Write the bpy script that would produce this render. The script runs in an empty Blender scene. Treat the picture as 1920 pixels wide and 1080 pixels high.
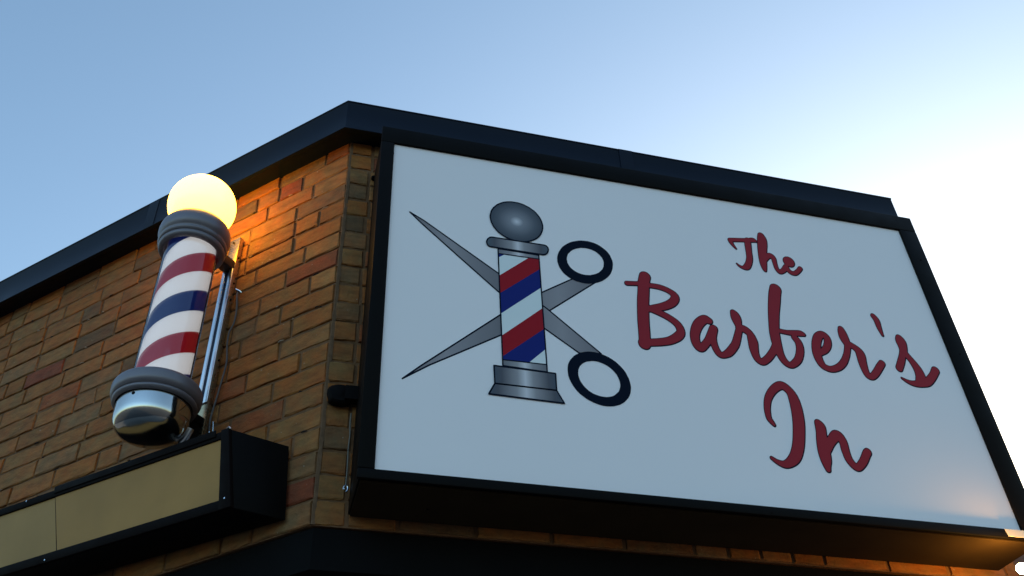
import bpy, bmesh, math, random
import numpy as np
from mathutils import Vector, Matrix, noise
random.seed(11)
SC = bpy.context.scene
COL = SC.collection
R_ = math.radians

# ------------------------------------------------------------------ camera
cam = bpy.data.cameras.new('camera'); camo = bpy.data.objects.new('camera', cam); COL.objects.link(camo)
cam.sensor_width = 36; cam.lens = 33.51; cam.clip_end = 800; cam.clip_start = 0.05
yaw, pit, rol = -0.4927011, 0.69481024, -0.04968962
fw = Vector((math.sin(yaw)*math.cos(pit), math.cos(yaw)*math.cos(pit), math.sin(pit)))
rt = Vector((math.cos(yaw), -math.sin(yaw), 0)); up = rt.cross(fw)
cr, sr = math.cos(rol), math.sin(rol)
rt2 = cr*rt + sr*up; up2 = -sr*rt + cr*up
m = Matrix((rt2, up2, -fw)).transposed().to_4x4()
m.translation = Vector((1.73207, -1.93440, 1.6)); camo.matrix_world = m
SC.camera = camo

# ------------------------------------------------------------------ sky and sun
SUN_EL, SUN_AZ = R_(9.0), R_(0.5)          # azimuth clockwise from +Y
w = bpy.data.worlds.new('World'); SC.world = w; w.use_nodes = True
nt = w.node_tree; bg = nt.nodes['Background']
sky = nt.nodes.new('ShaderNodeTexSky'); sky.sky_type = 'NISHITA'; sky.sun_disc = False
sky.sun_elevation = SUN_EL; sky.sun_rotation = SUN_AZ
sky.air_density = 1.0; sky.dust_density = 2.8; sky.ozone_density = 2.5; sky.altitude = 0
wb = nt.nodes.new('ShaderNodeMixRGB'); wb.blend_type = 'MULTIPLY'; wb.inputs[0].default_value = 1; wb.inputs[2].default_value = (1.045, 1.04, .95, 1)
nt.links.new(sky.outputs[0], wb.inputs[1]); nt.links.new(wb.outputs[0], bg.inputs[0]); bg.inputs[1].default_value = 0.15
sl = bpy.data.lights.new('sun', 'SUN'); sl.energy = 2.0; sl.angle = R_(0.5); sl.color = (1, .80, .55)
so = bpy.data.objects.new('sun', sl); COL.objects.link(so)
sd = Vector((math.sin(SUN_AZ)*math.cos(SUN_EL), math.cos(SUN_AZ)*math.cos(SUN_EL), math.sin(SUN_EL)))
so.rotation_euler = sd.to_track_quat('Z', 'Y').to_euler(); so.location = (0, 0, 20)
SC.view_settings.view_transform = 'Standard'; SC.view_settings.look = 'None'
SC.view_settings.exposure = 1.66; SC.view_settings.gamma = 1
SC.cycles.max_bounces = 8; SC.cycles.transparent_max_bounces = 12

# ------------------------------------------------------------------ helpers
def srgb(c): return tuple(((v/255+.055)/1.055)**2.4 if v > 10 else v/255/12.92 for v in c)
def mat(name, col, rough=.6, metal=0, spec=.5, emit=None, estr=0, noise_amt=0, nscale=30, bump=0, bscale=200, rvar=0, coat=0):
    M = bpy.data.materials.new(name); M.use_nodes = True; t = M.node_tree; b = t.nodes['Principled BSDF']
    b.inputs['Base Color'].default_value = (*col, 1); b.inputs['Roughness'].default_value = rough
    b.inputs['Metallic'].default_value = metal; b.inputs['Specular IOR Level'].default_value = spec
    b.inputs['Coat Weight'].default_value = coat
    if emit: b.inputs['Emission Color'].default_value = (*emit, 1); b.inputs['Emission Strength'].default_value = estr
    tc = t.nodes.new('ShaderNodeTexCoord')
    if noise_amt or rvar:
        n = t.nodes.new('ShaderNodeTexNoise'); n.inputs['Scale'].default_value = nscale; n.inputs['Detail'].default_value = 8
        t.links.new(tc.outputs['Object'], n.inputs['Vector'])
        if noise_amt:
            mx = t.nodes.new('ShaderNodeMixRGB'); mx.blend_type = 'MIX'
            mx.inputs[1].default_value = (*[c*(1-noise_amt) for c in col], 1); mx.inputs[2].default_value = (*[min(1, c*(1+noise_amt)) for c in col], 1)
            t.links.new(n.outputs['Fac'], mx.inputs[0]); t.links.new(mx.outputs[0], b.inputs['Base Color'])
        if rvar:
            mr = t.nodes.new('ShaderNodeMapRange'); mr.inputs[1].default_value = .3; mr.inputs[2].default_value = .7
            mr.inputs[3].default_value = max(0, rough-rvar); mr.inputs[4].default_value = rough+rvar
            t.links.new(n.outputs['Fac'], mr.inputs[0]); t.links.new(mr.outputs[0], b.inputs['Roughness'])
    if bump:
        n2 = t.nodes.new('ShaderNodeTexNoise'); n2.inputs['Scale'].default_value = bscale; n2.inputs['Detail'].default_value = 6
        t.links.new(tc.outputs['Object'], n2.inputs['Vector'])
        bp = t.nodes.new('ShaderNodeBump'); bp.inputs['Strength'].default_value = bump; bp.inputs['Distance'].default_value = .003
        t.links.new(n2.outputs['Fac'], bp.inputs['Height']); t.links.new(bp.outputs[0], b.inputs['Normal'])
    return M

def obj(name, verts, faces, material, parent=None, smooth=False, loc=None):
    me = bpy.data.meshes.new(name); me.from_pydata([tuple(v) for v in verts], [], faces); me.update()
    o = bpy.data.objects.new(name, me); COL.objects.link(o)
    if material: me.materials.append(material)
    if parent: o.parent = parent
    if loc is not None: o.location = loc
    if smooth:
        for p in me.polygons: p.use_smooth = True
    return o
def tag(o, label=None, cat=None, group=None, kind=None):
    if label: o['label'] = label
    if cat: o['category'] = cat
    if group: o['group'] = group
    if kind: o['kind'] = kind
    return o
def thing(name, label, cat, loc=(0, 0, 0), rz=0, group=None):
    o = bpy.data.objects.new(name, None); COL.objects.link(o); o.location = loc; o.rotation_euler = (0, 0, rz)
    return tag(o, label, cat, group)
class MB:
    def __init__(s): s.v = []; s.f = []
    def hexa(s, p):                      # 8 points: bottom 0-3 ccw, top 4-7
        n = len(s.v); s.v += [tuple(q) for q in p]
        s.f += [tuple(n+i for i in f) for f in ((0,3,2,1),(4,5,6,7),(0,1,5,4),(1,2,6,5),(2,3,7,6),(3,0,4,7))]
    def box(s, x0, x1, y0, y1, z0, z1):
        s.hexa([(x0,y0,z0),(x1,y0,z0),(x1,y1,z0),(x0,y1,z0),(x0,y0,z1),(x1,y0,z1),(x1,y1,z1),(x0,y1,z1)])
    def tube(s, pts, r, n=10, cap=True):
        pts = [Vector(p) for p in pts]; rings = []
        u = None
        for i, p in enumerate(pts):
            d = (pts[min(i+1, len(pts)-1)]-pts[max(i-1, 0)]).normalized()
            if u is None: u = d.orthogonal().normalized()
            u = (u-d*u.dot(d)).normalized(); v = d.cross(u)
            rr = r[i] if isinstance(r, (list, tuple)) else r
            b = len(s.v); s.v += [tuple(p+rr*(math.cos(t)*u+math.sin(t)*v)) for t in [2*math.pi*k/n for k in range(n)]]; rings.append(b)
        for a, b in zip(rings, rings[1:]):
            for k in range(n): s.f.append((a+k, a+(k+1) % n, b+(k+1) % n, b+k))
        if cap: s.f.append(tuple(rings[0]+k for k in reversed(range(n)))); s.f.append(tuple(rings[-1]+k for k in range(n)))
    def lathe(s, prof, n=64, c=(0, 0)):
        b0 = len(s.v)
        for r, z in prof:
            for k in range(n): t = 2*math.pi*k/n; s.v.append((c[0]+r*math.cos(t), c[1]+r*math.sin(t), z))
        for i in range(len(prof)-1):
            for k in range(n):
                a = b0+i*n; s.f.append((a+k, a+(k+1) % n, a+n+(k+1) % n, a+n+k))
    def build(s, name, material, parent=None, smooth=False, bevel=0, seg=2, loc=None, angle=35):
        o = obj(name, s.v, s.f, material, parent, loc=loc)
        bm = bmesh.new(); bm.from_mesh(o.data); bmesh.ops.recalc_face_normals(bm, faces=bm.faces)
        if bevel:
            es = [e for e in bm.edges if e.is_manifold and e.calc_face_angle() > .5]
            bmesh.ops.bevel(bm, geom=es, offset=bevel, segments=seg, profile=.5, affect='EDGES')
        bm.to_mesh(o.data); bm.free()
        if smooth or bevel:
            for p in o.data.polygons: p.use_smooth = True
            o.data.set_sharp_from_angle(angle=R_(angle))
        return o

def catmull(P, n=6):
    P = np.array(P, float)
    if len(P) < 3: return P
    Q = np.vstack([2*P[0]-P[1], P, 2*P[-1]-P[-2]]); o = []
    for i in range(1, len(Q)-2):
        a, b, c, d = Q[i-1:i+3]
        for t in np.arange(n)/n: o.append(.5*((2*b)+(c-a)*t+(2*a-5*b+4*c-d)*t*t+(3*b-a-3*c+d)*t**3))
    o.append(P[-1]); return np.array(o)
def brush_mesh(strokes, grow, off, h=2.2, asp=.9, smooth=True, shift=(0, 0)):
    """union of round brush strokes [(x, z, radius) in mm], as one flat mesh at y = -off"""
    S = []
    for st in strokes:
        q = catmull(st) if smooth else np.array(st, float)
        q = q.copy(); q[:, 0] /= asp; S.append(q)
    A = np.vstack(S); R = A[:, 2].max()+grow+3*h
    x0, z0 = A[:, 0].min()-R, A[:, 1].min()-R
    nx, nz = int((A[:, 0].max()+R-x0)/h)+2, int((A[:, 1].max()+R-z0)/h)+2
    D = np.full((nx, nz), 1e3)
    for q in S:
        for p, r in zip(q[:-1], q[1:]):
            m_ = max(p[2], r[2])+grow+3*h
            i0, i1 = int((min(p[0], r[0])-m_-x0)/h), int((max(p[0], r[0])+m_-x0)/h)+2
            j0, j1 = int((min(p[1], r[1])-m_-z0)/h), int((max(p[1], r[1])+m_-z0)/h)+2
            i0, j0 = max(i0, 0), max(j0, 0); i1, j1 = min(i1, nx), min(j1, nz)
            X = (x0+h*np.arange(i0, i1))[:, None]; Z = (z0+h*np.arange(j0, j1))[None, :]
            d = r[:2]-p[:2]; L2 = float(d@d)+1e-9
            t = np.clip(((X-p[0])*d[0]+(Z-p[1])*d[1])/L2, 0, 1)
            D[i0:i1, j0:j1] = np.minimum(D[i0:i1, j0:j1], np.hypot(X-p[0]-t*d[0], Z-p[1]-t*d[1])-(p[2]+(r[2]-p[2])*t)-grow)
    V = []; F = []; key = {}
    def vert(k, x, z):
        if k not in key: key[k] = len(V); V.append(((x*asp+shift[0])/1000, -off, (z+shift[1])/1000))
        return key[k]
    ins = D < 0
    cells = np.argwhere(ins[:-1, :-1] | ins[1:, :-1] | ins[:-1, 1:] | ins[1:, 1:])
    for i, j in cells:
        i = int(i); j = int(j); c = ((i, j), (i+1, j), (i+1, j+1), (i, j+1)); p = []
        for k in range(4):
            a, b = c[k], c[(k+1) % 4]; da, db = D[a], D[b]
            if da < 0: p.append(vert(a, x0+h*a[0], z0+h*a[1]))
            if (da < 0) != (db < 0):
                t = da/(da-db); lo, hi = min(a, b), max(a, b)
                p.append(vert((lo, hi), x0+h*(a[0]+t*(b[0]-a[0])), z0+h*(a[1]+t*(b[1]-a[1]))))
        if len(p) > 2: F.append(tuple(p))
    return V, F
WORDS={'The':[[(1449,4047,11.7),(1475,4052,11.2),(1504,4057,11.2),(1532,4062,12.6),(1549,4066,13.1),(1559,4062,7.9)],[(1448,4046,12.4),(1450,4034,10.8),(1455,4021,8.5),(1464,4005,5.1)],[(1525,4061,14.4),(1521,4038,16.7),(1517,4003,15.5),(1513,3969,15.8),(1504,3940,15.7),(1490,3917,15.6),(1474,3911,9.5),(1460,3917,7.0),(1451,3927,4.5)],[(1590,4099,16.5),(1590,4080,22.8),(1586,4057,24.2),(1580,4030,23.0),(1573,3998,20.7),(1569,3972,19.5),(1566,3947,17.3),(1565,3924,12.7),(1566,3913,8.1)],[(1579,3974,14.1),(1594,3991,14.5),(1608,3996,15.0),(1617,3984,13.5),(1617,3962,11.8),(1618,3937,11.5),(1623,3922,11.5),(1630,3918,11.7),(1645,3928,12.8),(1661,3948,14.2)],[(1680,3979,27.6),(1681,3979,28.1)],[(1662,3951,12.9),(1668,3933,12.3),(1679,3923,12.3),(1693,3923,12.3),(1710,3937,11.9),(1723,3953,11.9)]],'Barber':[[(1064,3791,25.2),(1056,3763,25.3),(1049,3720,25.4),(1039,3658,25.3),(1031,3590,25.1),(1027,3536,24.7),(1023,3491,24.4),(1022,3486,24.3)],[(1022,3490,25.1),(1021,3488,25.7)],[(990,3747,11.6),(1020,3751,11.3),(1057,3757,11.7)],[(1070,3752,12.5),(1114,3751,13.6),(1152,3737,14.4),(1168,3715,18.9),(1154,3688,19.4),(1122,3666,18.5),(1079,3649,16.5),(1055,3642,15.3)],[(1068,3639,11.7),(1100,3630,15.3),(1133,3613,16.1),(1158,3590,17.4),(1165,3560,18.7),(1150,3537,19.7),(1118,3515,17.7),(1081,3503,17.2),(1048,3496,16.8),(1028,3492,16.7)],[(1283,3627,16.4),(1266,3631,20.1),(1237,3603,22.1),(1217,3559,21.0),(1215,3520,20.4),(1229,3501,18.5),(1257,3529,16.6),(1278,3563,18.2),(1294,3594,18.4),(1283,3554,17.1),(1284,3516,16.2),(1294,3487,15.7),(1311,3483,14.3),(1332,3497,16.6),(1352,3520,17.1),(1368,3542,17.6),(1391,3598,15.7)],[(1306,3481,13.6),(1332,3495,16.5),(1356,3523,17.4),(1374,3553,16.2),(1391,3598,14.9)],[(1387,3682,14.5),(1391,3670,20.9),(1393,3654,22.7),(1395,3628,17.3)],[(1395,3612,16.5),(1415,3611,18.0),(1433,3593,17.6),(1437,3562,22.2),(1435,3539,21.7),(1434,3512,19.0),(1439,3486,16.7),(1455,3476,15.9),(1480,3494,16.1),(1509,3529,16.6),(1525,3553,18.6)],[(1588,3826,27.1),(1579,3801,27.7),(1570,3770,27.9),(1553,3709,25.8),(1538,3641,23.7),(1533,3605,23.5),(1531,3565,22.5),(1533,3523,19.2),(1544,3490,16.9),(1563,3478,15.0),(1585,3491,16.2),(1604,3514,17.5),(1619,3551,18.1),(1621,3583,17.5),(1611,3605,16.0)],[(1556,3626,11.5),(1588,3624,12.3),(1620,3626,14.6),(1640,3628,14.6),(1652,3625,10.4)],[(1697,3549,13.6),(1723,3568,16.2),(1741,3596,17.8),(1745,3625,16.9),(1730,3638,16.6),(1708,3621,20.1),(1692,3585,21.0),(1684,3543,20.7),(1688,3507,18.4),(1701,3489,15.5),(1726,3484,14.8),(1757,3497,15.6),(1783,3521,15.8),(1802,3550,15.2),(1815,3578,15.0),(1824,3605,15.5)],[(1818,3677,14.6),(1818,3659,20.5),(1819,3635,22.3),(1823,3611,17.7)],[(1828,3610,17.0),(1846,3601,15.5),(1861,3586,18.4),(1866,3567,21.9),(1863,3533,20.3),(1863,3500,17.6),(1868,3478,16.0),(1883,3474,15.3),(1904,3492,16.2),(1929,3522,16.7),(1945,3541,15.7)],[(1980,3764,13.7),(1988,3744,15.5),(1988,3708,12.7),(1991,3675,7.2)],[(2061,3673,17.6),(2062,3657,25.2),(2062,3638,22.8),(2058,3614,18.9),(2048,3594,16.1),(2031,3561,17.1),(2012,3529,16.9)],[(2059,3614,17.0),(2066,3596,15.8),(2080,3568,17.2),(2091,3534,21.5),(2092,3503,24.2),(2084,3480,24.1)],[(2008,3486,5.8),(2027,3474,10.1),(2052,3468,13.8),(2081,3472,17.4),(2113,3483,19.0),(2145,3512,17.8),(2168,3542,18.7)]],'In':[[(1439,3221,8.2),(1432,3233,11.2),(1426,3248,12.7),(1429,3286,14.4),(1443,3327,15.8),(1472,3365,17.2),(1506,3385,18.5),(1532,3363,19.6),(1540,3324,24.1),(1537,3261,25.5),(1525,3203,25.0),(1507,3145,24.2),(1483,3102,22.3),(1448,3076,15.7),(1421,3080,11.4),(1400,3094,7.8)],[(1608,3248,16.8),(1612,3234,22.8),(1609,3209,22.7),(1603,3175,24.6),(1600,3141,26.6),(1598,3112,24.2),(1596,3090,17.4),(1596,3073,12.3)],[(1608,3149,23.0),(1637,3182,19.5),(1666,3208,22.0),(1682,3188,18.9),(1682,3147,17.9),(1687,3115,17.0),(1707,3092,15.5),(1735,3114,16.7),(1759,3148,17.3),(1766,3156,16.6)]]}
LOGO={'blade_a':[(211,3930),(262,3899),(518,3709),(684,3582),(860,3422),(822,3416),(784,3413),(671,3496),(519,3625),(373,3767),(254,3884)],'blade_b':[(210,3233),(265,3288),(521,3527),(672,3650),(790,3733),(894,3750),(693,3574),(520,3444),(291,3294)],'ring1_o':[(941,3801),(937,3790),(932,3779),(925,3769),(918,3760),(909,3751),(900,3743),(890,3736),(879,3730),(868,3725),(857,3722),(845,3719),(834,3718),(822,3718),(811,3720),(800,3722),(790,3726),(780,3731),(771,3737),(763,3744),(756,3751),(750,3760),(745,3770),(741,3780),(739,3790),(737,3801),(737,3813),(738,3824),(741,3835),(745,3847),(750,3857),(756,3868),(763,3878),(772,3887),(781,3895),(791,3903),(802,3909),(813,3914),(824,3918),(836,3921),(848,3922),(860,3923),(872,3921),(883,3919),(894,3915),(904,3910),(913,3903),(921,3896),(929,3888),(935,3879),(940,3869),(943,3858),(946,3847),(947,3836),(946,3824),(944,3813)],'ring1_i':[(909,3810),(906,3803),(903,3796),(898,3790),(893,3784),(888,3778),(882,3774),(875,3769),(868,3766),(861,3763),(854,3760),(846,3759),(838,3758),(831,3758),(823,3759),(816,3761),(809,3763),(803,3766),(797,3770),(791,3775),(786,3780),(782,3785),(779,3791),(776,3798),(774,3804),(774,3811),(773,3818),(774,3826),(776,3833),(778,3840),(781,3847),(786,3853),(790,3859),(796,3865),(802,3870),(808,3874),(815,3878),(823,3881),(830,3884),(838,3885),(846,3886),(854,3886),(861,3885),(869,3884),(876,3881),(883,3878),(889,3874),(894,3869),(899,3864),(903,3858),(907,3852),(909,3846),(911,3839),(912,3832),(911,3824),(910,3817)],'ring2_o':[(934,3258),(927,3250),(920,3242),(911,3235),(902,3229),(892,3225),(881,3221),(870,3219),(859,3218),(847,3218),(835,3220),(824,3223),(813,3227),(802,3232),(791,3238),(782,3245),(772,3253),(764,3262),(757,3272),(751,3282),(746,3293),(742,3304),(739,3316),(738,3327),(738,3339),(739,3350),(741,3361),(745,3371),(750,3381),(757,3390),(764,3399),(773,3406),(782,3412),(792,3417),(803,3421),(815,3424),(826,3425),(838,3425),(851,3423),(863,3420),(874,3416),(886,3411),(897,3404),(907,3397),(916,3388),(924,3379),(932,3368),(938,3358),(942,3346),(946,3335),(948,3323),(949,3311),(949,3300),(947,3289),(944,3278),(940,3268)],'ring2_i':[(904,3279),(899,3274),(894,3269),(889,3264),(883,3260),(876,3257),(869,3255),(861,3253),(854,3253),(846,3253),(838,3254),(831,3256),(823,3258),(816,3261),(809,3265),(802,3270),(796,3276),(791,3281),(786,3288),(782,3295),(778,3302),(776,3309),(774,3317),(773,3324),(773,3332),(774,3339),(775,3346),(778,3353),(781,3360),(785,3365),(790,3371),(796,3376),(802,3380),(808,3383),(816,3385),(823,3387),(831,3388),(839,3388),(847,3387),(855,3385),(862,3382),(870,3379),(877,3375),(884,3370),(890,3364),(896,3358),(900,3352),(905,3345),(908,3337),(910,3330),(912,3322),(913,3315),(913,3307),(912,3300),(910,3293),(907,3286)],'ball':[(687,3930),(683,3920),(678,3911),(672,3902),(665,3895),(657,3888),(648,3882),(639,3877),(629,3873),(619,3870),(608,3869),(597,3868),(587,3869),(576,3871),(566,3874),(556,3878),(546,3883),(538,3889),(529,3896),(522,3904),(516,3913),(510,3922),(506,3932),(502,3942),(500,3953),(499,3963),(499,3974),(501,3985),(503,3995),(507,4005),(512,4015),(518,4023),(525,4032),(533,4039),(541,4045),(551,4051),(561,4055),(571,4058),(582,4060),(593,4060),(604,4060),(615,4058),(626,4055),(636,4050),(646,4045),(655,4038),(664,4031),(671,4023),(677,4014),(683,4004),(687,3994),(690,3983),(692,3973),(693,3962),(692,3951),(690,3940)],'collar':[(497,3823),(493,3823),(489,3826),(486,3829),(484,3834),(483,3840),(483,3846),(485,3852),(487,3857),(491,3862),(495,3866),(499,3868),(504,3869),(693,3869),(697,3868),(701,3866),(704,3862),(706,3857),(707,3852),(706,3845),(704,3839),(702,3834),(698,3829),(694,3825),(689,3823),(684,3822)],'lip':[(523,3819),(670,3817),(670,3799),(524,3797)],'tube':[(523,3819),(670,3817),(669,3321),(524,3325)],'strip':[(524,3348),(668,3350),(669,3321),(524,3325)],'base1':[(495,3321),(696,3319),(695,3255),(496,3254)],'base2':[(496,3254),(695,3255),(717,3210),(476,3213)],'red1':[(524,3697),(633,3799),(670,3799),(670,3753),(524,3620)],'blue1':[(524,3620),(670,3753),(670,3670),(524,3533)],'red2':[(525,3444),(669,3580),(669,3493),(524,3361)],'blue2':[(524,3361),(669,3493),(669,3411),(610,3349),(524,3348)],'corner':[(524,3797),(546,3797),(525,3780)]}

# ------------------------------------------------------------------ materials
def brick_material():
    M = bpy.data.materials.new('brick'); M.use_nodes = True; t = M.node_tree; b = t.nodes['Principled BSDF']
    at = t.nodes.new('ShaderNodeAttribute'); at.attribute_name = 'Col'
    tc = t.nodes.new('ShaderNodeTexCoord')
    n = t.nodes.new('ShaderNodeTexNoise'); n.inputs['Scale'].default_value = 26; n.inputs['Detail'].default_value = 9; n.inputs['Roughness'].default_value = .62
    mp = t.nodes.new('ShaderNodeMapping'); mp.inputs['Scale'].default_value = (.55, .55, 1.6)
    t.links.new(tc.outputs['Object'], mp.inputs[0]); t.links.new(mp.outputs[0], n.inputs['Vector'])
    rmp = t.nodes.new('ShaderNodeValToRGB'); rmp.color_ramp.elements[0].position = .3; rmp.color_ramp.elements[1].position = .72
    rmp.color_ramp.elements[0].color = (.66, .62, .60, 1); rmp.color_ramp.elements[1].color = (1.28, 1.28, 1.25, 1)
    t.links.new(n.outputs['Fac'], rmp.inputs[0])
    mx = t.nodes.new('ShaderNodeMixRGB'); mx.blend_type = 'MULTIPLY'; mx.inputs[0].default_value = 1
    t.links.new(at.outputs['Color'], mx.inputs[1]); t.links.new(rmp.outputs[0], mx.inputs[2])
    nh = t.nodes.new('ShaderNodeTexNoise'); nh.inputs['Scale'].default_value = 15; nh.inputs['Detail'].default_value = 5; t.links.new(tc.outputs['Object'], nh.inputs['Vector'])
    rh = t.nodes.new('ShaderNodeValToRGB'); rh.color_ramp.elements[0].position = .36; rh.color_ramp.elements[1].position = .64
    rh.color_ramp.elements[0].color = (.88, 1.01, 1.10, 1); rh.color_ramp.elements[1].color = (1.14, .94, .82, 1); t.links.new(nh.outputs['Fac'], rh.inputs[0])
    mh = t.nodes.new('ShaderNodeMixRGB'); mh.blend_type = 'MULTIPLY'; mh.inputs[0].default_value = 1
    t.links.new(mx.outputs[0], mh.inputs[1]); t.links.new(rh.outputs[0], mh.inputs[2])
    n3 = t.nodes.new('ShaderNodeTexNoise'); n3.inputs['Scale'].default_value = 70; n3.inputs['Detail'].default_value = 4
    t.links.new(tc.outputs['Object'], n3.inputs['Vector'])
    r3 = t.nodes.new('ShaderNodeValToRGB'); r3.color_ramp.elements[0].position = .70; r3.color_ramp.elements[1].position = .78
    t.links.new(n3.outputs['Fac'], r3.inputs[0])
    m2 = t.nodes.new('ShaderNodeMixRGB'); m2.inputs[2].default_value = (.42, .36, .28, 1)
    t.links.new(r3.outputs[0], m2.inputs[0]); t.links.new(mh.outputs[0], m2.inputs[1])
    t.links.new(m2.outputs[0], b.inputs['Base Color']); b.inputs['Roughness'].default_value = .8; b.inputs['Specular IOR Level'].default_value = .3
    n2 = t.nodes.new('ShaderNodeTexNoise'); n2.inputs['Scale'].default_value = 90; n2.inputs['Detail'].default_value = 8
    t.links.new(tc.outputs['Object'], n2.inputs['Vector'])
    ad = t.nodes.new('ShaderNodeMath'); ad.operation = 'ADD'; t.links.new(n2.outputs['Fac'], ad.inputs[0]); t.links.new(n.outputs['Fac'], ad.inputs[1])
    bp = t.nodes.new('ShaderNodeBump'); bp.inputs['Strength'].default_value = .55; bp.inputs['Distance'].default_value = .005
    t.links.new(ad.outputs[0], bp.inputs['Height']); t.links.new(bp.outputs[0], b.inputs['Normal'])
    return M
BRICK = brick_material()
MORTAR = mat('mortar', (.175, .088, .042), .9, noise_amt=.5, nscale=40, bump=.8, bscale=130, spec=.2)
COPING = mat('coping_paint', (.0045, .008, .018), .36, spec=.11, noise_amt=.2, nscale=3, rvar=.08, bump=.05, bscale=6)
BLACK = mat('black_paint', (.0055, .0045, .0042), .5, spec=.05, noise_amt=.3, nscale=8, rvar=.1)
SOFFIT = mat('soffit', (.0045, .0045, .005), .85, spec=.08, noise_amt=.3, nscale=5)
BROWNM = mat('dark_bronze_trim', (.007, .0045, .0045), .55, spec=.04, noise_amt=.3, nscale=15, rvar=.1)
PANELW = mat('white_acrylic', (.94, .86, .85), .38, spec=.3, noise_amt=.03, nscale=1.4)
RING = mat('pole_enamel', (.19, .168, .185), .36, metal=.25, spec=.5, noise_amt=.08, nscale=40, rvar=.05)
CHROME = mat('chrome', (.54, .53, .51), .13, metal=1, rvar=.05, nscale=12, noise_amt=.05)
STEEL = mat('steel', (.60, .62, .66), .16, metal=1, rvar=.06, nscale=10)
ALU = mat('brushed_aluminium', (.72, .74, .78), .30, metal=1, rvar=.05, nscale=20)
BRKT = mat('bracket_metal', (.42, .34, .22), .28, metal=.9, noise_amt=.25, nscale=30, rvar=.06)
WIRE = mat('cable_grey', (.10, .09, .085), .6)
RED = mat('vinyl_red', (.33, .020, .030), .55, spec=.12, noise_amt=.08, nscale=6)
NAVY = mat('vinyl_navy', (.003, .007, .018), .6, spec=.05)
INKR = mat('print_red', (.36, .010, .018), .55, spec=.1)
INKB = mat('print_blue', (.010, .020, .17), .55, spec=.1)
INKW = mat('print_white', (.80, .82, .80), .45)
ASPH = mat('asphalt', (.05, .05, .052), .9, noise_amt=.3, nscale=3, bump=.6, bscale=60)
PAVE = mat('paving', (.16, .155, .15), .85, noise_amt=.2, nscale=4)
ROOF = mat('roof_felt', (.05, .05, .05), .9, noise_amt=.2, nscale=4)
GLASSD = mat('shop_glass', (.02, .025, .03), .08, spec=.6)

# ------------------------------------------------------------------ setting
g = MB(); g.box(-150, 150, -150, 150, -.3, 0); tag(g.build('ground', ASPH), kind='structure')
g = MB(); g.hexa([(-30, -1.5, .004), (1.5, -1.5, .004), (1.5, 6, .004), (-30, 6, .004), (-30, -1.5, .12), (1.5, -1.5, .12), (1.5, 6, .12), (-30, 6, .12)])
g.hexa([(1.503, -1.5, .004), (26, 20, .004), (20, 26, .004), (1.503, 6, .004), (1.503, -1.5, .12), (26, 20, .12), (20, 26, .12), (1.503, 6, .12)])
tag(g.build('pavement', PAVE), kind='structure')

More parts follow.
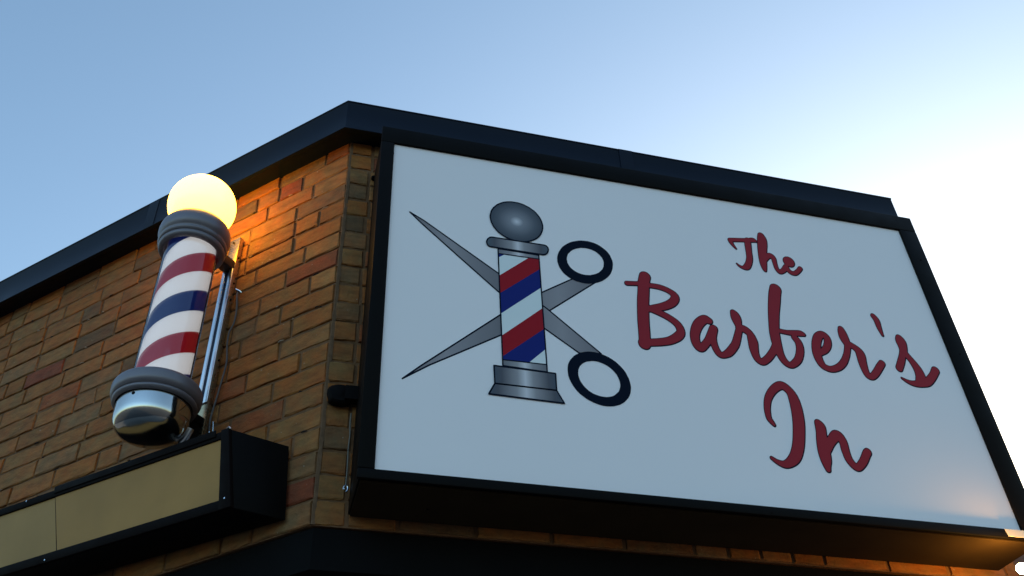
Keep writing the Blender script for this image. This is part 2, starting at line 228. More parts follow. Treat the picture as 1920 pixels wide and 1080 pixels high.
# ------------------------------------------------------------------ building
Z0, CH = 2.855, 0.0832                       # underside of the brickwork, course height
WEND = 2.42                                  # right-hand end of the sign wall
s2 = 2**-.5
bld = thing('brick_building', 'brown brick shop building, two walls meeting at a blunt corner under a dark roof edge', 'building')
PAL = [((.245, .112, .032), 36), ((.260, .108, .024), 24), ((.250, .128, .040), 20), ((.205, .115, .046), 10), ((.235, .082, .024), 4), ((.19, .056, .022), 2), ((.150, .088, .038), 5)]
def brick_col():
    t = random.random()*sum(p[1] for p in PAL)
    for c, wt in PAL:
        t -= wt
        if t <= 0: break
    k = random.uniform(.88, 1.12); j = random.uniform(-.05, .05)
    return (1.12*c[0]*k*(1+j), 1.0*c[1]*k, .95*c[2]*k*(1-j))
def brick_wall(name, u0, u1, zlo, ncourse, rz, first, seedo, flip):
    """bricks in local x = along, -y = outward; first(i) gives widths of the bricks nearest the corner"""
    random.seed(seedo)
    V = []; F = []; C = []
    for i in range(ncourse):
        z = zlo+i*CH; u = .0
        ws = list(first(i)); k = 0
        lim = u1
        while u < lim-.01:
            wd = ws[k] if k < len(ws) else (random.choice((.235, .235, .235, .235, .118)) + random.uniform(-.004, .004))
            k += 1
            a, b = u+.005, min(u+wd, lim)-.005
            if u == 0: a = .0065+random.uniform(-.003, .004)
            u += wd
            if b-a < .02: continue
            hz0, hz1 = z+.0048+random.uniform(-.0015, .0015), z+CH-.0048+random.uniform(-.0015, .0015)
            d = random.uniform(-.002, .003); ch = .0035; col = brick_col(); n = len(V)
            tilt = random.uniform(-.0016, .0016)
            if flip: a, b = -b, -a
            def jt(): return random.uniform(-.0024, .0024)
            # front face as a slightly uneven 5-column grid so arrises are not ruler straight
            nc = 6; xs = [a+(b-a)*q/(nc-1) for q in range(nc)]
            rows = []
            for (zz, inset, yy) in ((hz0, 0, .02), (hz0, 0, -d+ch), (hz0+ch, 1, -d), (hz1-ch, 1, -d), (hz1, 0, -d+ch), (hz1, 0, .02)):
                r = []
                for q, x in enumerate(xs):
                    xx = x
                    if inset: xx = a+ch+(b-a-2*ch)*q/(nc-1)
                    V.append((xx+(jt() if 0 < q < nc-1 else jt()*.6), yy+(tilt*(q/(nc-1)-.5)*2 if yy < .01 else 0), zz+(jt() if yy < .01 else 0)+tilt*(q-2)/2)); r.append(len(V)-1)
                rows.append(r)
            fc = []
            for r0, r1 in zip(rows, rows[1:]):
                for q in range(nc-1): fc.append((r0[q], r0[q+1], r1[q+1], r1[q]))
            fc.append(tuple([rows[j][0] for j in range(5, -1, -1)])); fc.append(tuple([rows[j][-1] for j in range(6)]))
            F += fc; C += [col]*len(fc)
    o = obj(name, V, F, BRICK, bld); o.rotation_euler = (0, 0, rz)
    me = o.data; at = me.color_attributes.new('Col', 'FLOAT_COLOR', 'CORNER')
    arr = np.ones((len(me.loops), 4), 'f')
    for p, c in zip(me.polygons, C):
        for li in p.loop_indices: arr[li, :3] = c
    at.data.foreach_set('color', arr.ravel())
    bm = bmesh.new(); bm.from_mesh(me); bmesh.ops.recalc_face_normals(bm, faces=bm.faces); bm.to_mesh(me); bm.free()
    return o
random.seed(5)
def firstL(i): return [(.235, .118, .235, .175)[(i*3) % 4]+random.uniform(-.01, .01)] + ([.118] if random.random() < .3 else [])
def firstR(i): return [.092+random.uniform(-.010, .008)] + ([.235] if i % 2 else [.15])
bwl = brick_wall('brick_wall', 0, 4.2, Z0, 20, 0, firstL, 21, True)
bwr = brick_wall('brick_wall', 0, WEND-.002, Z0, 20, R_(45), firstR, 22, False)
# mortar / core of both walls (one body with the mitred corner) and the filled joint at the corner
ZT = Z0+20*CH
g = MB()
off = .005; t = .3
def LW(x, k): return (x, -k)
def RW(a, k): return (a*s2+k*s2, a*s2-k*s2)
tn = math.tan(R_(22.5))
def prism(mb, P, z0, z1):
    n = len(mb.v); k = len(P); mb.v += [(p[0], p[1], z0) for p in P]+[(p[0], p[1], z1) for p in P]
    mb.f.append(tuple(n+i for i in reversed(range(k)))); mb.f.append(tuple(n+k+i for i in range(k)))
    for i in range(k): mb.f.append((n+i, n+(i+1) % k, n+k+(i+1) % k, n+k+i))
prism(g, [LW(-4.2, -off), (-off*tn*-1*-1, off), RW(WEND, -off), RW(WEND, -t), (-t*tn, t), LW(-4.2, -t)], Z0+.001, ZT)
g.build('mortar', MORTAR, bld)
V = []; F = []; random.seed(3); NS = 150
for i in range(NS+1):                         # lumpy pointing run down the corner
    z = Z0+.002+(ZT-Z0-.004)*i/NS
    wv = .0032+.0040*noise.noise(Vector((0, 0, z*23))); dp = .001+.003*noise.noise(Vector((3, 0, z*31)))
    V += [(-wv-.004, .006, z), (-wv*.5, -dp, z), (wv*.5*.7, wv*.35-dp, z), ((wv+.004)*s2+.004*s2, (wv+.004)*s2-.004*-s2, z)]
for i in range(NS):
    for q in range(3): a = i*4+q; F.append((a, a+1, a+5, a+4))
obj('corner_pointing', V, F, mat('pointing_grey', (.15, .083, .045), .9, noise_amt=.7, nscale=30, bump=.8, bscale=120, spec=.2), bld, smooth=True)
# pale mortar smears squeezed out of the joints, dark blow holes beside them
random.seed(77); g = MB(); gd = MB()
for k in range(70):
    x = -random.uniform(.03, 2.3); i = random.randrange(1, 19); z = Z0+i*CH+random.uniform(-.004, .004); L = random.uniform(.006, .028)
    (g if k % 2 else gd).tube([(x, -.0005, z), (x+L*.5, -.0025, z+random.uniform(-.002, .002)), (x+L, -.0005, z+random.uniform(-.002, .002))], [.0015, random.uniform(.002, .0034), .0012], 6)
tag(g.build('mortar_smear', mat('smear', (.34, .26, .18), .9), bld, smooth=True), kind='stuff'); tag(gd.build('joint_pit', mat('pit', (.012, .008, .006), .9), bld, smooth=True), kind='stuff')
# coping
CK, CB, CT = .08, 4.487, 4.655
def run(mb, prof, xl, ar):
    """profile points (k, z) swept along the left wall, mitred at the corner, then along the right wall"""
    n = len(mb.v); k = len(prof)
    for kk, z in prof: p = LW(xl, kk); mb.v.append((p[0], p[1], z))
    for kk, z in prof: mb.v.append((kk*tn, -kk, z))
    for kk, z in prof: p = RW(ar, kk); mb.v.append((p[0], p[1], z))
    for s in range(2):
        for i in range(k): mb.f.append((n+s*k+i, n+s*k+(i+1) % k, n+(s+1)*k+(i+1) % k, n+(s+1)*k+i))
    mb.f.append(tuple(n+i for i in range(k))); mb.f.append(tuple(n+2*k+i for i in reversed(range(k))))
g = MB(); run(g, [(-.35, 4.60), (-.35, CT-.012), (CK, CT), (CK+.001, CT-.006), (CK-.003, CT-.010), (CK-.002, CB+.012), (CK+.004, CB), (CK-.014, CB+.001), (CK-.018, CB+.008), (.012, CB+.010), (-.02, CB+.012), (-.02, 4.60)], -4.2, 2.452)
cp = g.build('roof_coping', COPING, bld, bevel=.0012, seg=1)
tag(cp, 'dark navy metal coping along the roof edge')
for x in (-1.03,):
    g = MB(); g.box(x-.03, x+.03, -CK-.0006, -CK+.0035, CB+.004, CT-.002)
g.build('coping_joint', COPING, cp, bevel=.0008, seg=1)
g = MB()
for x in (1.15,):
    a0, a1 = RW(x-.03, CK+.0022), RW(x+.03, CK+.0022); b1, b0 = RW(x+.03, CK-.0045), RW(x-.03, CK-.0045)
    prism(g, [a0, a1, b1, b0], CB+.004, CT-.002)
    g.build('coping_joint', COPING, cp)
g = MB()
p, q = RW(2.452, CK-.01), RW(2.458, CK-.01); r, s_ = RW(2.458, -.25), RW(2.452, -.25)
prism(g, [p, q, r, s_], CB+.004, CT+.004); g.build('coping_end_cap', COPING, cp)
g = MB(); prism(g, [(-4.2, .30), (-.12, .30), RW(2.40, -.3), (0.5, 8), (-4.2, 8)], 4.40, 4.59); g.build('roof', ROOF, bld)
# soffit and recessed ground floor
g = MB(); prism(g, [LW(-4.2, -.012), (.0, .012), RW(WEND-.01, -.012), RW(WEND-.01, -1.6), (-.7, 1.6), LW(-4.2, -1.6)], Z0-.13, Z0-.004); g.build('soffit', SOFFIT, bld)
g = MB(); prism(g, [LW(-4.2, -1.1), (-1.1*tn, 1.1), RW(4, -1.1), RW(4, -1.3), (-1.3*tn, 1.3), LW(-4.2, -1.3)], 0, Z0-.135); g.build('shopfront_wall', SOFFIT, bld)
g = MB(); prism(g, [LW(-4.2, -.3), LW(-4.2, -8), RW(WEND, -6), RW(WEND, -.303), (-.35, .35)], Z0+.0, 4.39)
g.build('rear_wall', SOFFIT, bld)
# fascia beam that carries on past the end of the sign wall
g = MB(); 
def prismR(mb, a0, a1, k0, k1, z0, z1): prism(mb, [RW(a0, k1), RW(a1, k1), RW(a1, k0), RW(a0, k0)], z0, z1)
prismR(g, WEND+.003, 3.6, -.34, -.03, 2.62, 3.018); g.build('fascia_beam', mat('fascia_paint', (.10, .055, .03), .6, noise_amt=.25, nscale=9), bld, bevel=.004)

# ------------------------------------------------------------------ shop sign
sign = thing('shop_sign', 'large white shop sign in a black case with red lettering and scissors emblem', 'shop sign', (0, 0, 0), R_(45))
SA0, SA1, SZ0, SZ1, SK = .095, 2.335, 2.886, 4.343, .235
PA0, PA1, PZ0, PZ1 = .143, 2.256, 2.917, 4.262
g = MB(); g.box(SA0+.006, SA1-.006, -SK+.006, -.012, SZ0+.003, SZ1-.006); g.build('case', BLACK, sign, bevel=.003)
g = MB()
FK = .247
g.box(SA0, SA1, -FK, -SK, SZ0, PZ0); g.box(SA0, SA1, -FK, -SK, PZ1, SZ1)
g.box(SA0, PA0, -FK, -SK, PZ0+.0005, PZ1-.0005); g.box(PA1, SA1, -FK, -SK, PZ0+.0005, PZ1-.0005)
fr = g.build('frame', BLACK, sign, bevel=.003)
for a, z in ((1.35, SZ0+.010), (2.30, 3.63), (2.30, 4.1)):
    g = MB(); g.tube([(a, -FK-.0015, z), (a, -FK+.002, z)], .0032, 8); g.build('screw', BROWNM, fr)
g = MB(); g.tube([(.32, -.10, SZ0-.002), (.32, -.10, SZ0+.006)], .005, 8); g.build('screw', STEEL, fr)
g = MB(); g.box(PA0-.003, PA1+.003, -SK-.002, -SK+.001, PZ0-.003, PZ1+.003); g.build('sign_panel', PANELW, sign)
PB = SK+.002
g = MB(); g.hexa([(2.190, -FK-.0015, SZ0+.004), (2.332, -FK-.0015, SZ0+.004), (2.332, -FK+.001, SZ0+.004), (2.190, -FK+.001, SZ0+.004), (2.184, -FK-.0015, PZ0-.002), (2.332, -FK-.0015, PZ0-.002), (2.332, -FK+.001, PZ0-.002), (2.184, -FK+.001, PZ0-.002)])
tag(g.build('corner_plate', mat('cream_plate', (.75, .68, .55), .5), fr), 'pale cream plate on the lower right frame end')
g = MB(); g.box(SA0+.012, SA1-.012, -.229, -.014, SZ0-.002, SZ0+.0025); g.build('added_glow_plate', mat('glow_plate_brown', (.034, .022, .012), .6, spec=.05, noise_amt=.3, nscale=8), sign)  # plate added under the case, browner than its black, to pick up golden glow
V = []; F = []
# brush lettering: navy edge below, red on top
for wd in ('The', 'Barber', 'In'):
    v, f = brush_mesh(WORDS[wd], .6, PB+.0006, h=2.2)
    e = obj('lettering', v, f, NAVY, sign)
    tag(e, {'The': 'small red brush word The', 'Barber': "large red brush word Barber's", 'In': 'red brush word In'}[wd])
    v, f = brush_mesh(WORDS[wd], -3.0 if wd != 'The' else -2.8, PB+.0012, h=2.2, shift=(-.9, .7))
    obj('red_face', v, f, RED, e)
# emblem
def flat(name, poly, off, material, parent):
    return obj(name, [(p[0]/1000, -PB-off, p[1]/1000) for p in poly], [tuple(range(len(poly)))], material, parent)
def line(poly, off, parent, r=1.9, name='outline', closed=True):
    P = [(x, z, r) for x, z in poly]; segs = [P+[P[0]]] if closed else [P]
    v, f = brush_mesh(segs, 0, PB+off, h=1.5, asp=.85, smooth=False); return obj(name, v, f, NAVY, parent)
def grad(name, kind, poly, cols, stops, ang=0):
    """printed metallic gradient belonging to the artwork, in the sign's own coordinates"""
    xs = [p[0] for p in poly]; zs = [p[1] for p in poly]; cx, cz = (min(xs)+max(xs))/2000, (min(zs)+max(zs))/2000
    wx, wz = (max(xs)-min(xs))/2000, (max(zs)-min(zs))/2000
    M = bpy.data.materials.new(name); M.use_nodes = True; t = M.node_tree; b = t.nodes['Principled BSDF']; b.inputs['Roughness'].default_value = .55; b.inputs['Specular IOR Level'].default_value = .1
    tc = t.nodes.new('ShaderNodeTexCoord'); mp = t.nodes.new('ShaderNodeMapping'); mp.vector_type = 'TEXTURE'
    mp.inputs['Location'].default_value = (cx, 0, cz); mp.inputs['Scale'].default_value = (wx, 1e3 if kind == 'r' else 1e3, wz if kind == 'r' else 1e3)
    mp.inputs['Rotation'].default_value = (0, ang, 0)
    t.links.new(tc.outputs['Object'], mp.inputs[0])
    ln = t.nodes.new('ShaderNodeVectorMath'); ln.operation = 'LENGTH'; t.links.new(mp.outputs[0], ln.inputs[0])
    rp = t.nodes.new('ShaderNodeValToRGB'); t.links.new(ln.outputs['Value'], rp.inputs[0])
    e = rp.color_ramp.elements; e[0].position = stops[0]; e[0].color = (*cols[0], 1); e[1].position = stops[-1]; e[1].color = (*cols[-1], 1)
    for s_, c in list(zip(stops, cols))[1:-1]: n = e.new(s_); n.color = (*c, 1)
    t.links.new(rp.outputs[0], b.inputs['Base Color']); return M
emb = obj('emblem', [(p[0]/1000, -PB-.0010, p[1]/1000) for p in LOGO['tube']], [(0, 1, 2, 3)], INKW, sign)
tag(emb, 'printed barber pole crossed by open scissors')
G0, G1, G2, G3 = (.105, .105, .125), (.18, .175, .195), (.34, .32, .335), (.72, .67, .69)
gb = grad('blade_grey', 'h', LOGO['blade_a'], [(.20, .185, .20), (.27, .25, .265), (.34, .31, .325), (.21, .19, .205)], [0, .35, .6, 1])
flat('scissor_blade', LOGO['blade_b'], .0002, gb, emb); line(LOGO['blade_b'], .0004, emb, 2.9)
flat('scissor_blade', LOGO['blade_a'], .0006, gb, emb); line(LOGO['blade_a'], .0008, emb, 2.9)
for rr in ('ring1', 'ring2'):
    o_, i_ = LOGO[rr+'_o'], LOGO[rr+'_i']; n = len(o_)
    obj('finger_ring', [(p[0]/1000, -PB-.0009, p[1]/1000) for p in o_+i_], [(k, (k+1) % n, n+(k+1) % n, n+k) for k in range(n)], NAVY, emb)
    if rr == 'ring1': pass
for nme, mt in (('red1', INKR), ('blue1', INKB), ('red2', INKR), ('blue2', INKB), ('corner', INKB)): flat('stripe', LOGO[nme], .0012, mt, emb)
for nme in ('lip', 'strip'): flat('band', LOGO[nme], .0013, grad('band_grey', 'h', LOGO[nme], [G3, G2, G1], [0, .35, 1]), emb)
line(LOGO['tube'], .0015, emb, 2.8); line(LOGO['lip'][2:], .0016, emb, 2.2, closed=False); line(LOGO['strip'][:2], .0016, emb, 2.2, closed=False)
flat('ball', LOGO['ball'], .0017, grad('ball_grey', 'r', LOGO['ball'], [(.74, .70, .73), (.27, .27, .30), (.12, .13, .155), (.07, .08, .10)], [0, .25, .7, 1]), emb); line(LOGO['ball'], .0019, emb, 3.0)
flat('collar', LOGO['collar'], .0021, grad('collar_grey', 'h', LOGO['collar'], [G3, G2, G0, (.10, .13, .16)], [0, .2, .75, 1]), emb); line(LOGO['collar'], .0023, emb, 3.0)
for nme in ('base2', 'base1'): flat('plinth', LOGO[nme], .0021, grad('plinth_grey', 'h', LOGO[nme], [G3, G2, G0, (.08, .10, .13)], [0, .25, .75, 1]), emb); line(LOGO[nme], .0023, emb, 2.9)
# black lug between the sign case and the brickwork
g = MB(); random.seed(9)
pts = []
for k in range(22):
    th = 2*math.pi*k/22; rx = .043*(1+.07*math.sin(3*th+1)+.05*math.sin(5*th)); rz = .037*(1+.06*math.cos(2*th))
    pts.append((.048+rx*math.cos(th), 3.292+rz*math.sin(th)))
n = len(pts)
g.v = [(a, -.006, z) for a, z in pts]+[(a, -.030, z) for a, z in pts]+[(.048+(a-.048)*.8, -.036, 3.292+(z-3.292)*.8) for a, z in pts]
g.f = [(k, (k+1) % n, n+(k+1) % n, n+k) for k in range(n)]+[(n+k, n+(k+1) % n, 2*n+(k+1) % n, 2*n+k) for k in range(n)]+[tuple(2*n+k for k in range(n)), tuple(reversed(range(n)))]
g.box(.06, .104, -.045, -.012, 3.268, 3.318)
tag(g.build('mounting_lug', BLACK, sign, smooth=True), 'rounded black lug fixing the sign to the brick')
g = MB(); g.tube([(.099, .0, 4.31), (.099, -.012, 4.31)], .009, 12); g.tube([(.099, -.012, 4.31), (.099, -.017, 4.31)], .005, 8); g.build('fixing_bolt', BLACK, sign)

# cable and hook hanging beside the sign
cb = thing('hanging_cable', 'thin pale cable end with small hook at the lower left of the white sign', 'cable', (.0, 0, 0), R_(45))
g = MB(); g.tube([(.087, -.012, 3.235), (.085, -.022, 3.20), (.088, -.020, 3.15), (.0865, -.016, 3.10), (.0885, -.016, 3.04), (.088, -.016, 2.985)], .0022, 8); g.build('cord', mat('cord_pale', (.16, .14, .11), .6), cb, smooth=True)
g = MB(); g.tube([(.088+.006*math.sin(t), -.022, 2.968-.011*math.cos(t)) for t in [k*.42 for k in range(13)]], .0026, 8); g.build('hook', STEEL, cb, smooth=True)

# ------------------------------------------------------------------ blank light box under the pole
lb = thing('light_box', 'long dark bronze light box with blank olive yellow panels fixed low on the left wall', 'light box', (-.7, 0, 2.9))
LO = Vector((-.7, 0, 2.9))
def FP(x, v, out=0):                        # point on the sloping face: v = 0 bottom edge, 1 top edge
    zt = 3.143+.033*(-.188-x); zb = 2.893+.040*(-.165-x); k = .155+.037*v
    return Vector((x, -k-out, zb+(zt-zb)*v))-LO
def bar(mb, x0, x1, v0, v1, out0, out1):
    mb.hexa([FP(x0, v0, out1), FP(x1, v0, out1), FP(x1, v0, out0), FP(x0, v0, out0), FP(x0, v1, out1), FP(x1, v1, out1), FP(x1, v1, out0), FP(x0, v1, out0)])
def vx(v): return -.165-.023*v               # x of the right-hand end at height v
g = MB(); XL = -3.6
a, b = FP(vx(0), 0, -.008), FP(vx(1), 1, -.008); c, d = FP(XL, 0, -.008), FP(XL, 1, -.008)
g.hexa([c, a, Vector((-.09, -.012, 2.890))-LO, Vector((XL, -.012, c.z+LO.z))-LO, d, b, Vector((-.112, -.012, 3.144))-LO, Vector((XL, -.012, d.z+LO.z))-LO])
g.build('case', BLACK, lb, bevel=.002)
g = MB()
bar(g, XL, vx(1)-.003, .89, .985, -.0075, .004)      # top trim
bar(g, XL, vx(0)-.003, .0, .120, -.0075, .004)        # bottom trim
tr = g.build('trim', BROWNM, lb, bevel=.0015)
g = MB()
g.hexa([FP(vx(0)-.047, 0, .006), FP(vx(0), 0, .006), FP(vx(0), 0, -.009), FP(vx(0)-.047, 0, -.009), FP(vx(1)-.030, 1, .006), FP(vx(1), 1, .006), FP(vx(1), 1, -.009), FP(vx(1)-.030, 1, -.009)])
g.build('corner_trim', BROWNM, lb, bevel=.0015)
g = MB(); bar(g, -.952, vx(1)-.05, .93, 1.02, .0045, .008); g.build('cover_strip', BROWNM, tr, bevel=.001)
OL = mat('yellowed_acrylic', (.40, .205, .055), .5, spec=.2, noise_amt=.32, nscale=4.2)
OL2 = mat('yellowed_acrylic_pale', (.40, .22, .068), .5, spec=.2, noise_amt=.30, nscale=3.6)
g = MB(); xr = vx(.5)-.02
g.hexa([FP(-.905, .10, -.001), FP(xr, .10, -.001), FP(xr, .10, -.0024), FP(-.905, .10, -.0024), FP(-.955, .93, -.001), FP(xr, .93, -.001), FP(xr, .93, -.0024), FP(-.955, .93, -.0024)]); p1 = g.build('panel', OL, lb)
g = MB(); g.hexa([FP(XL, .1, -.0025), FP(-.895, .1, -.0025), FP(-.895, .1, -.005), FP(XL, .1, -.005), FP(XL, .93, -.0025), FP(-.895, .93, -.0025), FP(-.895, .93, -.005), FP(XL, .93, -.005)])
gs = MB(); gs.hexa([FP(-.9085, .10, -.0008), FP(-.905, .10, -.0008), FP(-.905, .10, -.0024), FP(-.9085, .10, -.0024), FP(-.957, .93, -.0008), FP(-.955, .93, -.0008), FP(-.955, .93, -.0024), FP(-.957, .93, -.0024)]); gs.build('panel_seam', BROWNM, lb)
p2 = tag(g.build('panel', OL2, lb), 'slightly paler left-hand blank panel'); 
for x, v in ((vx(.1)-.022, .12), (-1.09, .96), (-.95, .03)):
    g = MB(); g.tube([FP(x, v, .003), FP(x, v, .0075)], .0028, 8); g.build('screw', STEEL, lb)
g = MB()
q = FP(vx(1)-.012, 1.0, -.004); g.tube([q+Vector((-.012, 0, -.004)), q+Vector((-.006, 0, .006)), q+Vector((.004, 0, .009)), q+Vector((.012, 0, .002))], .003, 8); g.build('corner_clip', STEEL, lb, smooth=True)

# ------------------------------------------------------------------ barber pole
AX, AY = -.526, -.215
bp = thing('barber_pole', 'striped barber pole in a glass tube with glowing globe on top and chrome bowl below', 'barber pole', (AX, AY, 3.2))
def zz(P): return [(r, z-3.2) for r, z in P]
def arc(cr_, cz, rad, a0, a1, n=8, sx=1): return [(cr_+sx*rad*math.cos(R_(a0+(a1-a0)*k/n)), cz+rad*math.sin(R_(a0+(a1-a0)*k/n))) for k in range(n+1)]
# globe with a soft hot spot
GM = bpy.data.materials.new('lit_globe'); GM.use_nodes = True; t = GM.node_tree; b = t.nodes['Principled BSDF']
b.inputs['Base Color'].default_value = (.8, .75, .6, 1); b.inputs['Roughness'].default_value = .25
tc = t.nodes.new('ShaderNodeTexCoord'); vm = t.nodes.new('ShaderNodeVectorMath'); vm.operation = 'DISTANCE'; vm.inputs[1].default_value = (.06, -.06, .09)
t.links.new(tc.outputs['Object'], vm.inputs[0]); rp = t.nodes.new('ShaderNodeValToRGB'); t.links.new(vm.outputs['Value'], rp.inputs[0])
e = rp.color_ramp.elements; e[0].position = .02; e[0].color = (1, .50, .040, 1); e[1].position = .24; e[1].color = (.95, .44, .027, 1)
t.links.new(rp.outputs[0], b.inputs['Emission Color']); b.inputs['Emission Strength'].default_value = 4.4
g = MB(); g.lathe([(max(.0001, .1265*math.sin(math.pi*k/40)), -.1265*math.cos(math.pi*k/40)) for k in range(1, 41)], 64)
gl = g.build('globe', GM, bp, smooth=True, loc=(0, 0, 4.235-3.2), angle=80); tag(gl, 'glowing yellow glass globe')
# upper collar
prof = [(.02, 4.122), (.094, 4.124), (.104, 4.124), (.113, 4.119), (.121, 4.108), (.127, 4.093), (.130, 4.076), (.130, 4.060), (.127, 4.048), (.122, 4.040), (.1190, 4.036), (.1190, 4.033), (.123, 4.031), (.125, 4.026), (.124, 4.020), (.120, 4.014), (.1165, 4.012), (.1165, 4.009), (.119, 4.007), (.1195, 4.002), (.117, 3.995), (.112, 3.990), (.099, 3.989), (.099, 4.02), (.02, 4.02)]
g = MB(); g.lathe(zz(prof), 80); g.build('upper_collar', RING, bp, smooth=True, angle=50)
# glass tube
GT = bpy.data.materials.new('pole_glass'); GT.use_nodes = True; t = GT.node_tree; t.nodes.remove(t.nodes['Principled BSDF']); out = t.nodes['Material Output']
trn = t.nodes.new('ShaderNodeBsdfTransparent'); trn.inputs[0].default_value = (.96, .97, .99, 1); gy = t.nodes.new('ShaderNodeBsdfGlossy'); gy.inputs['Roughness'].default_value = .02
fr_ = t.nodes.new('ShaderNodeFresnel'); fr_.inputs[0].default_value = 1.75; mxs = t.nodes.new('ShaderNodeMixShader')
t.links.new(fr_.outputs[0], mxs.inputs[0]); t.links.new(trn.outputs[0], mxs.inputs[1]); t.links.new(gy.outputs[0], mxs.inputs[2]); t.links.new(mxs.outputs[0], out.inputs[0])
g = MB(); g.lathe(zz([(.0935, 3.36), (.0935, 4.015)]), 96); g.lathe(zz([(.0885, 3.36), (.0885, 4.015)]), 96); g.build('glass_tube', GT, bp, smooth=True, angle=80)
# striped cylinder: helix red / white / blue / white
SM = bpy.data.materials.new('spiral_stripes'); SM.use_nodes = True; t = SM.node_tree; b = t.nodes['Principled BSDF']; b.inputs['Roughness'].default_value = .4
tc = t.nodes.new('ShaderNodeTexCoord'); sx = t.nodes.new('ShaderNodeSeparateXYZ'); t.links.new(tc.outputs['Object'], sx.inputs[0])
def mth(op, a, b_=None, c=None):
    n = t.nodes.new('ShaderNodeMath'); n.operation = op
    for i, v in enumerate((a, b_, c)):
        if v is None: continue
        if isinstance(v, (int, float)): n.inputs[i].default_value = v
        else: t.links.new(v, n.inputs[i])
    return n.outputs[0]
PITCH = .3590; PH = STRIPE_PHASE = 0.0
thc = math.atan2(-1.934+.215, 1.732+.526)   # direction from the pole to the street corner where one stands
an = mth('DIVIDE', mth('ARCTAN2', sx.outputs['Y'], sx.outputs['X']), 2*math.pi)
ph = mth('SUBTRACT', mth('DIVIDE', sx.outputs['Z'], PITCH), an)
z_red_top = 3.9195-3.2
ph = mth('SUBTRACT', ph, (z_red_top/PITCH-thc/(2*math.pi)))
fr1 = mth('FRACT', mth('MULTIPLY', ph, -1.0))      # 0 at the red top edge, growing downwards
rp = t.nodes.new('ShaderNodeValToRGB'); rp.color_ramp.interpolation = 'CONSTANT'; t.links.new(fr1, rp.inputs[0])
e = rp.color_ramp.elements; e[0].position = 0; e[0].color = (.30, .006, .014, 1); e[1].position = .245; e[1].color = (.82, .82, .83, 1)
n_ = e.new(.492); n_.color = (.006, .016, .125, 1); n_ = e.new(.745); n_.color = (.82, .82, .83, 1)
t.links.new(rp.outputs[0], b.inputs['Base Color']); 
mw = t.nodes.new('ShaderNodeMixRGB'); mw.blend_type = 'MULTIPLY'; mw.inputs[0].default_value = 1; mw.inputs[2].default_value = (1, .95, .89, 1); t.links.new(rp.outputs[0], mw.inputs[1])
t.links.new(mw.outputs[0], b.inputs['Emission Color']); b.inputs['Emission Strength'].default_value = .12
g = MB(); g.lathe(zz([(.0865, 3.36), (.0865, 4.015)]), 96); g.build('striped_cylinder', SM, bp, smooth=True, angle=80)
# lower collar and bowl
prof = [(.02, 3.392), (.100, 3.396), (.108, 3.400)]+arc(.118, 3.372, .026, 110, 0, 9)+arc(.117, 3.358, .0265, 0, -50, 6)+[(.131, 3.336), (.134, 3.332), (.134, 3.326), (.128, 3.320), (.121, 3.318), (.118, 3.330), (.02, 3.330)]
g = MB(); g.lathe(zz(prof), 80); g.build('lower_collar', RING, bp, smooth=True, angle=50)
prof = [(.1165, 3.335), (.1185, 3.300), (.1185, 3.285)]+[(.1185-.040+.040*math.cos(R_(q)), 3.272-.052*math.sin(R_(q))) for q in (0, 12, 24, 36, 48, 60, 72, 84)]+[(.060, 3.216), (.03, 3.212), (.0005, 3.211)]
g = MB(); g.lathe(zz(prof), 96); bw = g.build('bowl', CHROME, bp, smooth=True, angle=70)
th_ = thc-R_(37); g = MB(); g.tube([(.114*math.cos(th_), .114*math.sin(th_), .106), (.1195*math.cos(th_), .1195*math.sin(th_), .106)], .0055, 14); g.build('screw_hole', BLACK, bw)
# back plate (local y: wall at +.215)
WY = .215-.001
def B_(x0, x1, k0, k1, z0, z1, mb): mb.box(x0, x1, .215-k1, .215-k0, z0-3.2, z1-3.2)
g = MB(); B_(-.026, .026, .004, .026, 3.30, 4.215, g); bk = g.build('back_plate', BRKT, bp, bevel=.002)
for z in (4.11, 3.98, 3.90, 3.62):
    g = MB(); g.tube([(.0255, .215-.015, z-3.2), (.029, .215-.015, z-3.2)], .004, 8); g.build('rivet', BLACK, bk)
g = MB(); g.tube([(-.004, .215-.025, 4.195-3.2), (-.004, .215-.030, 4.195-3.2)], .004, 8); g.build('rivet', BLACK, bk)
for xa, xb in ((-.0265, -.0085), (.0075, .0275)):
    g = MB(); B_(xa, xb, .0265, .0345, 3.435, 4.045, g); g.build('chrome_channel', ALU, bk, bevel=.0025, seg=3)
g = MB(); B_(-.0080, .0070, .0262, .0285, 3.435, 4.045, g); g.build('channel_groove', mat('groove_navy', (.01, .02, .06), .4, spec=.3), bk)
for z0, z1 in ((4.045, 4.085), (3.345, 3.375)):
    g = MB(); B_(-.024, .024, .027, .118, z0, z1, g); g.build('bracket_arm', mat('arm_dark', (.03, .02, .012), .5) if z0 > 4 else BLACK, bp, bevel=.002)
g = MB(); B_(-.022, .030, .03, .10, 3.262, 3.300, g); g.hexa([(x, .215-k, z-3.2) for x, k, z in ((-.02, .11, 3.30), (.02, .11, 3.30), (.02, .03, 3.27), (-.02, .03, 3.27), (-.02, .11, 3.345), (.02, .11, 3.345), (.02, .03, 3.345), (-.02, .03, 3.345))])
g.build('lower_bracket', BLACK, bp, bevel=.002)
g = MB(); g.tube([(.057, .085, .075), (.062, .092, .056), (.055, .096, .035), (.040, .098, .014), (.022, .100, -.012), (.010, .10, -.04)], .0095, 14); g.build('supply_pipe', STEEL, bp, smooth=True)
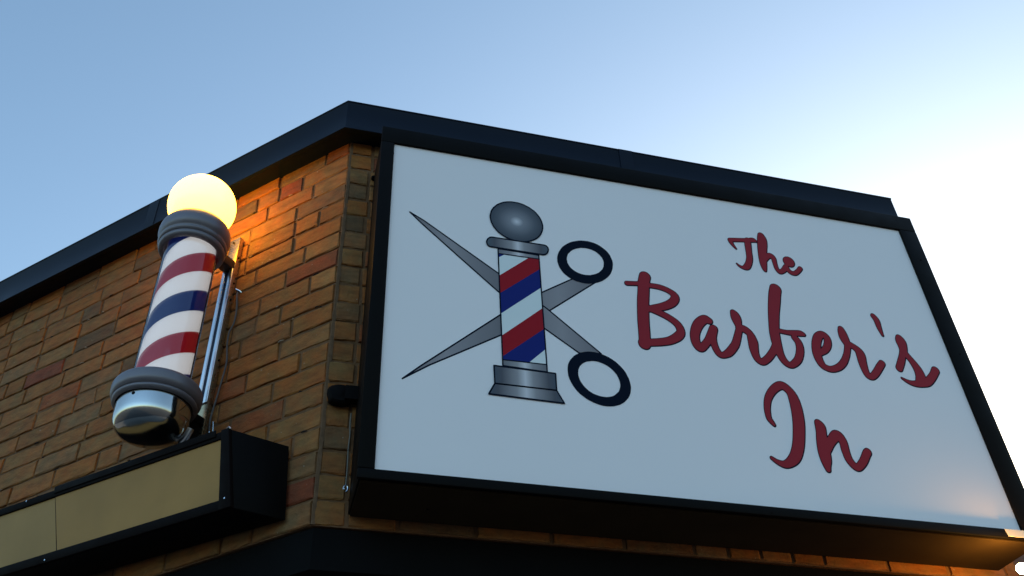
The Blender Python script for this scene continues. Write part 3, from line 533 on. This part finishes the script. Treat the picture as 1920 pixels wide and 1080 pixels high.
g = MB(); g.tube([(.080, .095, .066), (.066, .095, .040), (.050, .095, .018), (.034, .096, -.004), (.030, .097, -.03)], .0115, 14); g.build('strap', ALU, bp, smooth=True)
g = MB(); g.tube([(.105, .115, .035), (.085, .11, .022), (.06, .105, .006), (.04, .10, -.012)], .006, 10); g.tube([(.125, .14, .10), (.128, .15, .04), (.122, .15, -.03)], .0025, 8); g.tube([(.105, .15, .075), (.102, .15, -.03)], .0015, 6); g.build('strut', STEEL, bp, smooth=True)

# supply cable down the wall
pc = thing('power_cable', 'thin grey cable drooping down the brick just right of the lit barber pole', 'cable', (-.47, 0, 3.4))
g = MB(); cz = catmull([(.000, -.014, .53), (.006, -.020, .50), (.010, -.013, .44), (.006, -.010, .38), (-.008, -.012, .335), (-.006, -.010, .27), (.006, -.010, .20), (.001, -.012, .12), (-.010, -.012, .04), (-.016, -.014, -.03), (-.010, -.012, -.10), (.0, -.012, -.17)], 6)
g.tube([tuple(q) for q in cz], .0032, 8); g.build('cord', WIRE, pc, smooth=True)
g = MB(); g.tube([(-.008, -.012, .532), (.000, -.024, .532), (.010, -.014, .526), (.014, -.008, .520)], .0035, 8); g.build('clip', STEEL, pc, smooth=True)

# ------------------------------------------------------------------ lamp and arm added at the right-hand end, standing in for a warm glow
LA, LK, LZ = 2.169, .27, 2.770
fl = thing('added_glow_lamp', 'small amber lamp added for the warm glow below the lower right of the white sign', 'lamp', (*RW(LA, LK), LZ), R_(45))
LM = mat('lamp_glow', (1, .9, .7), .3, emit=(1, .48, .075), estr=165)
g = MB(); g.lathe([(max(.0002, .017*math.sin(math.pi*k/16)), -.017*math.cos(math.pi*k/16)) for k in range(1, 17)], 24); g.build('bulb', LM, fl, smooth=True, angle=80)
g = MB(); g.tube([(.012, 0, -.004), (.040, .004, -.012)], .013, 16); g.tube([(.04, .004, -.012), (.10, .03, -.03), (.22, .12, -.05), (.30, .24, -.05), (.31, LK+.028, -.05)], .007, 10); g.build('added_lamp_arm', BLACK, fl, smooth=True)
